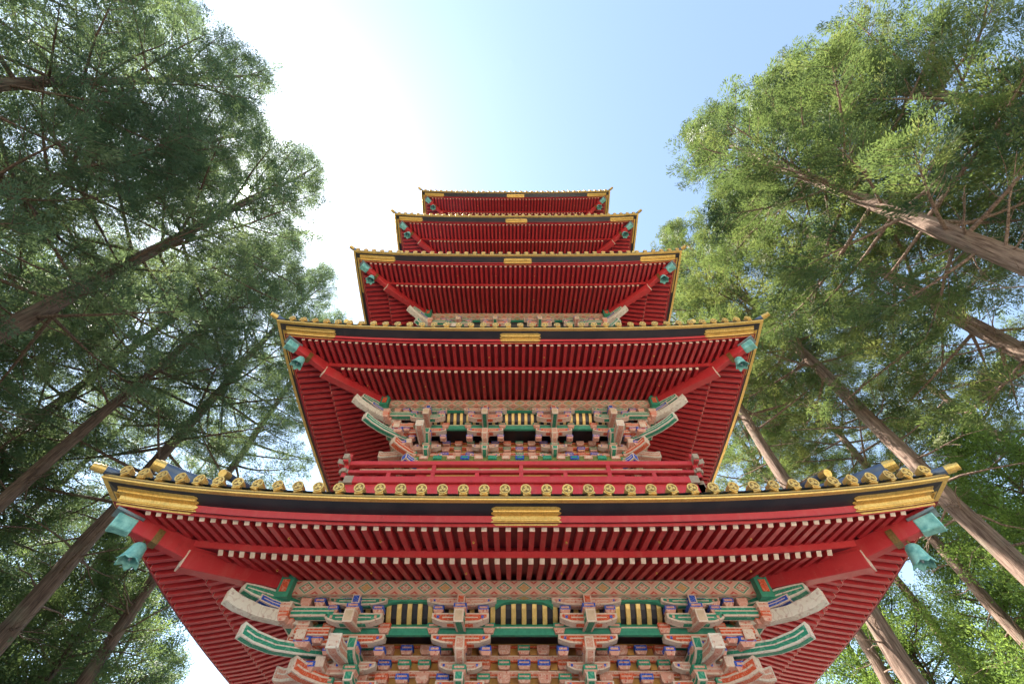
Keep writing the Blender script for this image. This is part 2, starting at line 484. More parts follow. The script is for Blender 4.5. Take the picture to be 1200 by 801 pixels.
    mb.build('gilt_studs', [M['gold']], roof)['kind'] = 'stuff'
    # ---- purlin with brocade
    wp = W - 1.90 - BI[i]; zp = .3 * BI[i]
    for k in (0, 1, 3):
        T = side(k); mb = MB()
        L = wp + .12
        mb.box((0, -(wp - .09), zp - .066), (2 * L, .18, .212), 0, 1, T)
        o = mb.build('eave_purlin', [M['lozenge'], M['pink'], M['gsolid'], M['orange']], roof, inset=None)
        me = o.data; uvl = me.uv_layers.new(name='UVMap')
        for pl in me.polygons:
            for li in pl.loop_indices:
                v = me.vertices[me.loops[li].vertex_index].co; lv = side(-k % 4)(v)
                if abs(side(-k % 4)(pl.normal)[2]) > .5: uvl.data[li].uv = (lv.x + .145, (lv.y + wp) / .18)
                else: uvl.data[li].uv = (lv.x + .145, (lv.z - zp + .172) / .212)
            if abs(side(-k % 4)(pl.normal)[0]) > .5: pl.material_index = 2
        for sg in (-1, 1):                                  # painted end face
            q = MB(); q.box((sg * (L + .012), -(wp - .09), zp - .10), (.012, .10, .17), 0, 1, T)
            q.build('purlin_end', [M['orange']], o)
            q = MB(); q.box((sg * (L - .07), -(wp - .09), zp - .09), (.15, .19, .33), 0, 1, T)
            q.build('purlin_sleeve', [M['gsolid']], o)
    # ---- hip beams with their verdigris caps
    for sx in (-1, 1):
        def D(ins, lat, z): # diagonal frame: ins from the corner, lat sideways
            a = W - ins
            return Vector((sx * (a + lat * SQ), -(a - lat * SQ), z))
        def diag_box(mb, a, b, za, zb, w, h, mi=0, ta=1.0):
            rings = []
            for q, z, t in ((a, za, ta), (b, zb, 1.0)):
                rings.append([D(q, -w / 2, z), D(q, w / 2, z), D(q, w / 2, z + h * t), D(q, -w / 2, z + h * t)])
            mb.ring(rings, mi)
        mb = MB(); diag_box(mb, .99, 2.25, -.330, -.035, .175, .245)
        low = mb.build('hip_beam', [M['red']], roof, bevel=.008)
        mb = MB(); diag_box(mb, .978, .99, -.322, -.322, .16, .225); mb.build('beam_end', [M['cream']], low)
        mb = MB(); diag_box(mb, .34, 1.25, -.135, -.225, .135, .24)
        up = mb.build('flying_hip_beam', [M['red']], roof, bevel=.008)
        # cap: flared sheath, grey lid
        mb = MB()
        rr = []
        for q, z0, z1, w in ((.48, -.178, .0, .150), (.38, -.182, .0, .160), (.31, -.195, .0, .180)):
            rr.append([D(q, -w / 2, z0), D(q, w / 2, z0), D(q, w / 2, z1), D(q, -w / 2, z1)])
        mb.ring(rr, 0)
        cap = mb.build('beam_cap', [M['verd']], roof, bevel=.012)
        mb = MB(); rr = []
        for q, z0, w in ((.51, .000, .185), (.27, .010, .225)):
            rr.append([D(q, -w / 2, z0), D(q, w / 2, z0), D(q, w / 2, z0 + .03), D(q, -w / 2, z0 + .03)])
        mb.ring(rr, 0); mb.build('cap_lid', [M['verddark']], cap)
        # gilt band on the hip beam
        mb = MB(); diag_box(mb, .66, .72, -.178, -.184, .155, .18); mb.build('gilt_band', [M['golddark']], up)
        # ---- ridges over the hip
        mb = MB()
        def ridge(a, b, h0, r, za):
            pts = [D(q, 0, z_top(max(q, 0)) + rise(W - q, max(q, 0), W) + h0 + za * max(0, 1 - (q - a) / .6) ** 2) for q in (a, a + .25, a + .5, (a + b) / 2, b)]
            mb.tube(pts, r, 10)
            for dz in (.0,):
                lo = [p - Vector((0, 0, h0 * .5)) for p in pts]
                mb.ring([[p + Vector((sx * -SQ * r * .8, -SQ * r * .8, -h0 * .75)), p + Vector((sx * SQ * r * .8, SQ * r * .8, -h0 * .75)),
                          p + Vector((sx * SQ * r * .8, SQ * r * .8, 0)), p + Vector((sx * -SQ * r * .8, -SQ * r * .8, 0))] for p in pts])
            return pts
        ends = []
        for a, b, h0, r, za in ((-.03, 1.2, -.03, .055, .0), (.34, 2.7 if i < 4 else W - .4, .20, .080, .06)):
            p = ridge(a, b, h0, r, za); ends.append((p[0], (p[0] - p[1]).normalized(), r))
        rd = mb.build('hip_ridge', [M['tile']], roof, smooth=False)
        for p, d, r in ends:
            mb = MB(); mb.tube([p - d * .01, p + d * .08, p + d * .082, p + d * .14], [r * 1.06, r * 1.06, r * .92, r * .9], 12)
            mb.build('gilt_ridge_end', [M['gold']], rd)
        # side roll beside the ridge
        mb = MB(); x = sx * (W - 1.45)
        pts = [Vector((x, -(W - q), z_top(q) + .20 + rise(x, q, W))) for q in (.22, .6, 1.05)]
        mb.tube(pts, .05, 8); d = (pts[0] - pts[1]).normalized()
        mb.build('tile_roll', [M['tile']], rd)
        mb = MB(); mb.tube([pts[0] - d * .0, pts[0] + d * .14], .055, 10); mb.build('gilt_ridge_end', [M['gold']], rd)

# ------------------------------------------------------------------ storeys: walls, bracket rows
for i in range(5):
    W, H = WW[i] - BI[i], HH[i] + .3 * BI[i]; hw = W - 2.86
    mb = MB()
    z0 = .75 - H if i == 0 else (HH[i - 1] + .9 - H)
    mb.box((0, 0, (z0 + .2) / 2), (2 * hw, 2 * hw, .2 - z0), 0)
    st = mb.build('storey', [M['ochre']], pagoda, (0, 0, H))
    # round columns
    if i < 3:
        for x in (-hw + .08, -hw + .08 + (hw - .08) * .64, hw - .08 - (hw - .08) * .64, hw - .08):
            mb = MB(); mb.tube([(x, -hw, z0 + .0), (x, -hw, -1.02)], .13, 14); mb.build('column', [M['red']], st, smooth=False)
        mb = MB(); mb.box((0, -hw - .10, -1.10), (2 * hw + .4, .22, .16), 0); mb.build('head_beam', [M['olive']], st, inset=None)
        if i == 1:
            for j in range(-7, 8):
                mb = MB(); mb.box((j * .31, -hw - .225, -1.085), (.19, .05, .10), 0); mb.box((j * .31, -hw - .252, -1.085), (.13, .006, .05), 1)
                mb.build('beam_block', [M[('blue', 'pink', 'green', 'pink')[j % 4]], M['pale' if j % 2 else 'gsolid']], st)
        # coved black ceiling between wall and rail, gilt slats in front of it
        yc = lambda a: -(W - a)
        mb = MB()
        L = W - 2.45
        cov = [(2.13, -.165), (2.17, -.24), (2.24, -.33), (2.34, -.40), (2.88, -.40), (2.88, -.36), (2.40, -.30), (2.24, -.16)]
        mb.ring([[(sx * L, yc(a), z) for a, z in cov] for sx in (-1, 1)])
        mb.build('coved_ceiling', [M['black']], st)
        ns = int((L - .35) / .152)
        if i < 2:
            smb = MB(); rr = [[(sx, a, z) for a, z in ((2.095, -.165), (2.135, -.245), (2.20, -.33), (2.275, -.395), (2.30, -.39), (2.22, -.31), (2.155, -.225), (2.12, -.16))] for sx in (-.034, .034)]
            smb.ring(rr); sm_ = smb.mesh('gilt_slat', [M['goldslat']], bevel=.004)
            for j in range(-ns, ns + 1): link('gilt_slat', sm_, st, (j * .152, -W, 0))
        for xb in (-1.68 * hw / 2.64, 0, 1.68 * hw / 2.64):     # green cusped strip over each opening
            mb = MB(); mb.ring([[(xb + t * .42, yc(2.03), -.170), (xb + t * .42, yc(2.10), -.170), (xb + t * .42, yc(2.10), -.192 - .085 * abs(t) ** 4), (xb + t * .42, yc(2.03), -.192 - .085 * abs(t) ** 4)] for t in (-1, -.85, -.65, -.35, 0, .35, .65, .85, 1)])
            mb.build('cusped_strip', [M['gsolid']], st)
        # green rail
        mb = MB(); rr = []
        for x in (-L, L):
            rr.append([(x, yc(2.32 + .075 * math.cos(t)), -.452 + .078 * math.sin(t)) for t in (PI / 8 + 2 * PI * q / 8 for q in range(8))])
        mb.ring(rr); mb.build('green_rail', [M['gsolid']], st)
        mb = MB(); mb.box((0, yc(2.2495), -.445), (2 * L - .1, .006, .016)); mb.build('pale_line', [M['pale']], st)
        # wall rows: long arms with bearing blocks
        cyc = ['green', 'pink', 'blue', 'orange']
        for r_, zc in enumerate((-.515, -.705, -.875)):
            mb = MB(); mb.box((0, yc(2.845), zc - .098), (2 * hw - .1, .05, .082), 0)
            mb.build('wall_arm', [M['pale'], M['pink' if i == 0 else 'orange']], st, inset=(.016, 0, 1, .01))
            mb = MB(); mb.box((0, yc(2.835), zc + .058), (2 * hw - .1, .04, .02), 0); mb.build('orange_strip', [M['orange']], st)
            nb = int((hw - .15) / .29)
            for j in range(-nb, nb + 1):
                x = j * .29; cm = cyc[(j + r_ * (1 if j % 3 else 2)) % 4] if random.random() < .8 else 'pink'
                bx = MB(); bx.box((x, yc(2.80), zc + .016), (.18, .12, .072), 0); bx.box((x, yc(2.80), zc - .041), (.178, .118, .040), 1, .74)
                bx.box((x, yc(2.739), zc + .018), (.14, .003, .020), 1)
                if i == 2:
                    continue
                bx.build('wall_block', [M[cm], M['pink']], st)
            if r_ == 2: continue
            for j in range(-nb, nb):
                if (j * 7 + r_ * 3) % 5 == 0:
                    q = MB(); q.box(((j + .5) * .29, yc(2.83), zc - .02), (.10, .03, .06), 0); q.build('ochre_panel', [M['ochre']], st)
    # veranda railing
    if i > 0:
        W, H = WW[i], HH[i]
        a = 1.9; L = W - a
        rl = bpy.data.objects.new('railing', None); COL.objects.link(rl); rl.parent = pagoda; rl.location = (0, 0, H)
        for k in (0, 1, 3):
            T = side(k)
            for (zc, hh, ww, ext, nm) in ((-2.015, .10, .10, .36, 'top_rail'), (-2.215, .07, .08, .26, 'middle_rail'), (-2.43, .15, .14, .10, 'bottom_rail')):
                mb = MB(); mb.box((0, -L, zc), (2 * (L + ext - .20), ww, hh), 0, 1, T)
                o = mb.build(nm, [M['red']], rl, bevel=.01)
                for sg in (-1, 1):
                    q = MB()
                    # upturned pale end
                    e = L + ext - .20; u = .05 if nm == 'top_rail' else .0
                    q.ring([[T((sg * xx, -L + sy * (ww / 2 + .004), zc + zz + uu)) for sy, zz in ((-1, -hh / 2 - .004), (1, -hh / 2 - .004), (1, hh / 2 + .004), (-1, hh / 2 + .004))] for xx, uu in ((e - .14, 0), (e - .04, u * .4), (e + .03, u))])
                    q.build('rail_end', [M['railend']], o)
            mb = MB(); mb.box((0, -L + .06, -2.115), (2 * L - .5, .02, .05), 0, 1, T); mb.build('pale_strip', [M['beige']], rl)
            mb = MB(); mb.box((0, -L + .05, -2.62), (2 * L + .02, .12, .23), 0, 1, T); mb.build('veranda_edge', [M['red']], rl)
            nps = 8
            for j in range(nps + 1):
                x = -L + .02 + (2 * L - .04) * j / nps
                full = j % 2 == 0
                mb = MB(); mb.box((x, -L, (-2.06 - 2.36) / 2 if full else (-2.25 - 2.36) / 2), (.075, .07, .30 if full else .11), 0, 1, T)
                mb.build('post', [M['red']], rl)
        mb = MB(); mb.box((0, 0, -2.57), (2 * L - .2, 2 * L - .2, .08)); mb.build('veranda_floor', [M['red']], rl)
        for sx in (-1, 1):
            mb = MB(); mb.tube([(sx * L, -L, -2.36), (sx * L, -L, -1.86)], .05, 10); mb.tube([(sx * L, -L, -1.86), (sx * L, -L, -1.80), (sx * L, -L, -1.74)], [.03, .05, .01], 10, 0)
            mb.build('corner_post', [M['red'], M['beige']], rl)

# ------------------------------------------------------------------ bracket sets
def arm(cx, ins, z, L, h, w, ca, cb, parent, name='bracket_arm', lift=.5):
    """boat-shaped arm parallel to the wall; underside curves up at both ends"""
    mb = MB(); rings = []
    for t in (-1, -.86, -.62, -.2, .2, .62, .86, 1):
        zb = h * lift * max(0, (abs(t) - .45) / .55) ** 1.6
        rings.append([(cx + t * L, ins - w / 2, z - h + zb), (cx + t * L, ins - w / 2, z), (cx + t * L, ins + w / 2, z), (cx + t * L, ins + w / 2, z - h + zb)])
    mb.ring(rings, 0)
    # coloured panel let into the front face and the underside
    pr = []
    for t in (-.93, -.62, -.2, .2, .62, .93):
        zb = h * lift * max(0, (abs(t) - .45) / .55) ** 1.6
        pr.append([(cx + t * L, ins - w / 2 - .004, z - h * .80 + zb * .95), (cx + t * L, ins - w / 2 - .004, z - h * .16), (cx + t * L, ins - w / 2 + .01, z - h * .16), (cx + t * L, ins - w / 2 + .01, z - h * .80 + zb * .95)])
    mb.ring(pr, 1)
    mb.box((cx, ins - w / 2 - .0045, z - h * .46), (L * 1.25, .005, h * .12), 0)
    mb.box((cx, ins, z - h - .001), (L * .9, w * .55, .006), 1)
    for x in (-.78, .78): mb.box((cx + L * x, ins - w / 2 - .0045, z - h * .40), (h * .28, .006, h * .28), 2)
    return mb.build(name, [M[cb], M[ca], M['blue' if ca != 'green' else 'pink']], parent)

def block(cx, ins, z, w, h, ca, parent, cb='pink', name='bearing_block'):
    mb = MB(); mb.box((cx, ins, z - h * .27), (w, w, h * .54), 0); mb.box((cx, ins, z - h * .77), (w * .99, w * .99, h * .46), 1, .70)
    mb.box((cx, ins - w / 2 - .002, z - h * .27), (w * .74, .004, h * .24), 1)
    return mb.build(name, [M[ca], M[cb]], parent)

def nose(pts, w, h, ca, cb, parent, name, lat=Vector((1, 0, 0)), curve_h=None, tipc=None):
    """carved member swept along pts (centre of its underside); panels on its sides and its end"""
    pts = [Vector(p) for p in pts]; rings = []; pr = []
    n = len(pts)
    for q, p in enumerate(pts):
        hh = h * (curve_h[q] if curve_h else 1)
        rings.append([p - lat * w / 2, p + lat * w / 2, p + lat * w / 2 + Vector((0, 0, hh)), p - lat * w / 2 + Vector((0, 0, hh))])
    mb = MB(); mb.ring(rings, 0)
    for sg in (-1, 1):
        sd = []
        for q, p in enumerate(pts):
            hh = h * (curve_h[q] if curve_h else 1); e = .0
            b = p.copy()
            if q == 0: b = p.lerp(pts[1], .12)
            sd.append([b + lat * sg * (w / 2 + .004) + Vector((0, 0, hh * .17)), b + lat * sg * (w / 2 + .004) + Vector((0, 0, hh * .83)), b + lat * sg * (w / 2 - .01) + Vector((0, 0, hh * .83)), b + lat * sg * (w / 2 - .01) + Vector((0, 0, hh * .17))])
        mb.ring(sd, 1)
        st = []
        for q, p in enumerate(pts):
            hh = h * (curve_h[q] if curve_h else 1); b = p.lerp(pts[1], .3) if q == 0 else p
            st.append([b + lat * sg * (w / 2 + .008) + Vector((0, 0, hh * .45)), b + lat * sg * (w / 2 + .008) + Vector((0, 0, hh * .56)), b + lat * sg * (w / 2 - .01) + Vector((0, 0, hh * .56)), b + lat * sg * (w / 2 - .01) + Vector((0, 0, hh * .45))])
        mb.ring(st, 0)
    sd = [[p.lerp(pts[1], .1) - lat * w * .32 if q == 0 else p - lat * w * .32 for _ in (0,)] for q, p in enumerate(pts)]
    und = []
    for q, p in enumerate(pts):
        b = p.lerp(pts[1], .12) if q == 0 else p
        und.append([b - lat * w * .3 + Vector((0, 0, -.004)), b + lat * w * .3 + Vector((0, 0, -.004)), b + lat * w * .3 + Vector((0, 0, .01)), b - lat * w * .3 + Vector((0, 0, .01))])
    mb.ring(und, 2)
    d = (pts[0] - pts[1]).normalized(); hh = h * (curve_h[0] if curve_h else 1)
    c = pts[0] + Vector((0, 0, hh / 2))
    e = [c + d * k + lat * a * w * .36 + Vector((0, 0, b * hh * .36)) for k in (-.01, .004) for a, b in ((-1, -1), (1, -1), (1, 1), (-1, 1))]
    mb.hexa(e, 3)
    return mb.build(name, [M[cb], M[ca], M[ca], M[tipc or 'beige']], parent)

def front_set(style):
    """one bracket set on a column; x = 0 at the column, y = inset from the eave edge, z from the tile edge"""
    r = bpy.data.objects.new('bracket_set', None); COL.objects.link(r); r.parent = pagoda
    s = style
    up1 = ('pink', 'pale') if s == 0 else ('green', 'pale')
    up2 = ('orange', 'pale') if s == 0 else ('green', 'pale')
    arm(0, 2.02, -.178, .50 if s == 0 else .42, .10, .13, *up1, r)
    for x in (-.32, 0, .32): block(x, 2.03, -.285, .15, .10, ('blue', 'orange', 'blue')[int(x * 3 + 1.5)] if s == 0 else 'blue', r)
    arm(0, 2.03, -.385, .40, .13, .14, *up2, r)
    # upper tail rafter pointing out of the wall
    nose([(0, 1.74, -.60), (0, 1.95, -.56), (0, 2.4, -.47)], .135, .17, 'green' if s == 0 else 'pink', 'pale', r, 'tail_rafter', tipc='beige')
    block(0, 1.90, -.32, .18, .10, 'blue', r)
    nose([(0, 1.86, -.30), (0, 2.0, -.31), (0, 2.12, -.30)], .11, .12, 'orange' if s == 0 else 'blue', 'pale', r, 'beam_nose', tipc='orange' if s == 0 else 'blue')
    for x in (-.40, .40): block(x, 2.29, -.40, .17, .12, 'green' if s == 0 else 'orange', r)
    arm(0, 2.33, -.525, .42, .12, .14, 'orange' if s == 0 else 'orange', 'pale', r)
    for x in (-.36, 0, .36): block(x, 2.42, -.645, .15, .10, 'blue', r)
    # lower nose: carved arm square to the wall
    nose([(0, 2.19, -.74), (0, 2.30, -.80), (0, 2.55, -.84), (0, 2.85, -.84)], .125, .20, 'pink' if s == 0 else 'green', 'pale', r, 'bracket_nose', curve_h=[.8, 1, 1, 1], tipc='pink' if s == 0 else 'green')
    block(0, 2.30, -.64, .19, .10, 'orange' if s == 0 else 'blue', r)
    arm(0, 2.62, -.75, .30, .11, .13, 'pink', 'pale', r)
    block(0, 2.50, -.84, .19, .11, 'green', r)
    nose([(0, 2.42, -1.02), (0, 2.55, -1.05), (0, 2.85, -1.05)], .125, .14, 'green', 'pale', r, 'bracket_nose', tipc='green')
    arm(0, 2.72, -.94, .34, .10, .12, 'orange', 'pale', r)
    return r

def corner_set():
    """corner bracket set: members along the diagonal; local origin at the roof corner, x towards the outside (left side built)"""
    r = bpy.data.objects.new('corner_bracket_set', None); COL.objects.link(r); r.parent = pagoda
    dl = Vector((SQ, -SQ, 0))       # lateral of the diagonal (left corner: outward is (-1,-1))
    D = lambda a, z, l=0: Vector((a + l * SQ, a - l * SQ, z))       # a = inset on both axes
    # carved cloud head under the hip beam
    nose([D(1.54, -.30), D(1.64, -.325), D(1.78, -.33), D(2.0, -.315), D(2.25, -.28)], .15, .17, 'green', 'bone', r, 'cloud_head', dl, [.5, .8, 1, 1, 1], 'bone')
    nose([D(1.72, -.352), D(1.85, -.365), D(2.2, -.35)], .165, .085, 'blue', 'pale', r, 'wave_carving', dl, None, 'blue')
    # three tail rafters
    nose([D(1.44, -.495), D(1.56, -.53), D(1.78, -.54), D(2.02, -.50), D(2.3, -.43)], .145, .15, 'bone', 'bone', r, 'tail_rafter', dl, [1.08, 1, .95, .95, .95], 'pale')
    nose([D(1.70, -.80), D(1.84, -.835), D(2.05, -.84), D(2.28, -.79), D(2.6, -.70)], .145, .15, 'green', 'bone', r, 'tail_rafter', dl, [1.08, 1, .95, .95, .95], 'pale')
    nose([D(2.28, -.98), D(2.40, -1.02), D(2.6, -1.03), D(2.86, -.98)], .17, .18, 'orange', 'pale', r, 'tail_rafter', dl, [1, 1, 1, 1], 'pale')
    nose([D(2.55, -1.22), D(2.65, -1.25), D(2.86, -1.22)], .19, .16, 'blue', 'pale', r, 'bracket_nose', dl, None, 'blue')
    # stacked blocks between them
    for a, z, w, c in ((2.07, -.28, .20, 'pink'), (2.10, -.375, .19, 'orange'), (2.40, -.40, .22, 'green'), (2.42, -.56, .20, 'pink'), (2.46, -.82, .22, 'blue'), (2.70, -.92, .2, 'green'), (2.74, -1.08, .22, 'green')):
        o = block(0, 0, 0, w, .12, c, r); o.location = D(a, z)
    for x_, y_, z_, w_, c_ in ((2.06, 1.97, -.275, .19, 'pale'), (2.06, 1.98, -.385, .17, 'orange'), (2.30, 2.22, -.40, .19, 'pale'), (2.36, 2.26, -.60, .23, 'blue')):
        block(x_, y_, z_, w_, .12, c_, r)
    # arms returning to both faces
    for k in (0, 1):
        f = (lambda x, y, z: Vector((x, y, z))) if k == 0 else (lambda x, y, z: Vector((y, x, z)))
        lt = Vector((0, 1, 0)) if k == 0 else Vector((1, 0, 0))
        nose([f(2.02, 2.03, -.41), f(2.12, 2.03, -.425), f(2.75, 2.03, -.425)], .14, .13, 'green', 'pale', r, 'bracket_arm', lt, None, 'green')
        for bx_, bc_ in ((2.30, 'pink'), (2.50, 'blue'), (2.70, 'pink'), (2.90, 'blue')):
            q_ = f(bx_, 2.03, 0); block(q_.x, q_.y, -.185, .15, .10, bc_, r)
        nose([f(2.20, 2.20, -.58), f(2.30, 2.20, -.59), f(2.7, 2.20, -.59)], .12, .10, 'orange', 'pale', r, 'bracket_arm', lt, None, 'pale')
        nose([f(2.10, 2.33, -.65), f(2.22, 2.33, -.66), f(3.0, 2.33, -.66)], .14, .12, 'orange', 'pale', r, 'bracket_arm', lt, None, 'pale')
        nose([f(2.36, 2.62, -.88), f(2.46, 2.62, -.90), f(3.1, 2.62, -.90)], .13, .12, 'pink', 'pale', r, 'bracket_arm', lt, None, 'pale')
        # side-facing tail rafter low on the wall
        nose([f(1.84, 2.92, -.87), f(1.97, 2.92, -.885), f(2.3, 2.92, -.84), f(2.9, 2.92, -.74)], .17, .16, 'pink', 'bone', r, 'tail_rafter', lt, [1.1, 1, 1, 1], 'pale')
        block(*(f(2.25, 2.55, 0).xy), -.56, .16, .10, 'blue', r); block(*(f(2.62, 2.4, 0).xy), -.56, .16, .10, 'blue', r)
    return r

fs0, fs1, cs0 = front_set(0), front_set(1), corner_set()
first = {0: True, 1: True, 2: True}
for i in range(3):
    W, H = WW[i] - BI[i], HH[i] + .3 * BI[i]; hw = W - 2.86
    for x, s in ((-.92 * hw / 2.64, 0), (.92 * hw / 2.64, 0), (-2.45 * hw / 2.64, 1), (2.45 * hw / 2.64, 1)):
        src = (fs0, fs1)[s]
        o = src if first[s] else copy_tree(src, pagoda); first[s] = False
        o.location = (x, -W, H)
    for sx in (-1, 1):
        o = cs0 if first[2] else copy_tree(cs0, pagoda); first[2] = False
        o.location = (sx * W, -W, H); o.scale = (-sx, 1, 1)

# podium (below the frame)
mb = MB(); mb.box((0, 0, .375), (7.4, 7.4, .75)); mb.build('podium', [M['stone']], pagoda, bevel=.03)
# top finial base
mb = MB(); zt = HH[4] + z_top(WW[4] - .25)
mb.box((0, 0, zt + .2), (.9, .9, .5)); mb.tube([(0, 0, zt + .4), (0, 0, zt + 8)], [.12, .05], 10)
for j in range(9): mb.tube([(0, 0, zt + 1.6 + j * .55), (0, 0, zt + 1.72 + j * .55)], .55 - j * .03, 16)
mb.build('finial', [M['gold']], pagoda)

# ------------------------------------------------------------------ wind bells
def bell_proto():
    r = bpy.data.objects.new('wind_bell', None); COL.objects.link(r)
    mb = MB(); n = 24; rings = []
    for z, rad, lob in ((-.10, .035, 0), (-.105, .065, 0), (-.14, .088, .0), (-.22, .098, .03), (-.30, .108, .06), (-.36, .128, .10), (-.39, .142, .14)):
        rings.append([((rad * (1 + lob * math.cos(6 * t))) * math.cos(t), (rad * (1 + lob * math.cos(6 * t))) * math.sin(t), z + (-.028 * math.cos(6 * t) if z < -.35 else 0)) for t in (2 * PI * k / n for k in range(n))])
    mb.ring(rings, 0, True, False)
    mb.add([rings[0][k] for k in range(n)], [list(range(n))])
    b = mb.build('bell_body', [M['verd']], r, smooth=True)
    m = b.modifiers.new('thick', 'SOLIDIFY'); m.thickness = .012; m.offset = -1
    mb = MB(); mb.tube([(0, 0, .02), (0, 0, -.105)], .014, 8); mb.tube([(.0, 0, -.03), (.02, 0, -.055), (0, 0, -.08)], .018, 8); mb.build('hook', [M['golddark']], r)
    mb = MB(); mb.tube([(0, 0, -.11), (0, 0, -.30)], .008, 6); mb.tube([(0, 0, -.30), (0, 0, -.33), (0, 0, -.36)], [.012, .03, .012], 8); mb.build('clapper', [M['verddark']], r)
    return r
tier = ['lowest', 'second', 'third', 'fourth', 'topmost']
bell = bell_proto()
for i in range(5):
    for sx, nm in ((-1, 'left'), (1, 'right')):
        o = bell if (i == 0 and sx < 0) else copy_tree(bell)
        a = WW[i] - .62
        o.location = (sx * a, DC - a, HH[i] - .145); o.scale = (.84, .84, .84); o.rotation_euler = (random.uniform(-.1, .1), random.uniform(-.12, .12), random.uniform(0, 1))
        tag(o, f'turquoise scalloped wind bell under the {nm} corner of the {tier[i]} roof', 'wind bell', 'wind bells under the eave corners')

# ------------------------------------------------------------------ trees
def build_np(name, V, Fq, mats, tint=None, smooth=False):
    me = bpy.data.meshes.new(name); nv, nf = len(V), len(Fq)
    me.vertices.add(nv); me.vertices.foreach_set('co', np.ascontiguousarray(V, np.float32).ravel())
    me.loops.add(nf * 4); me.loops.foreach_set('vertex_index', np.ascontiguousarray(Fq, np.int32).ravel())
    me.polygons.add(nf); me.polygons.foreach_set('loop_start', np.arange(nf, dtype=np.int32) * 4)
    if smooth: me.polygons.foreach_set('use_smooth', np.ones(nf, bool))
    if tint is not None:
        a = me.attributes.new('tint', 'FLOAT', 'POINT'); a.data.foreach_set('value', np.ascontiguousarray(tint, np.float32))
    for m in mats: me.materials.append(m)
    me.update(); me.validate()
    return me

def tube_np(P, rad, n, VV, FF):
    P = np.asarray(P, float); m = len(P)
    d = np.gradient(P, axis=0); d /= np.linalg.norm(d, axis=1)[:, None] + 1e-9
    ref = np.where(np.abs(d[:, 2:3]) > .9, np.array([[1., 0, 0]]), np.array([[0, 0, 1.]]))
    a = np.cross(d, ref); a /= np.linalg.norm(a, axis=1)[:, None] + 1e-9; b = np.cross(d, a)
    t = np.arange(n) * 2 * np.pi / n
    ring = P[:, None, :] + (a[:, None, :] * np.cos(t)[None, :, None] + b[:, None, :] * np.sin(t)[None, :, None]) * np.asarray(rad)[:, None, None]
    o = sum(len(v) for v in VV); VV.append(ring.reshape(-1, 3))
    i = np.arange(m - 1)[:, None] * n; j = np.arange(n)[None, :]; k = (j + 1) % n
    FF.append(np.stack([o + i + j, o + i + k, o + i + n + k, o + i + n + j], -1).reshape(-1, 4))

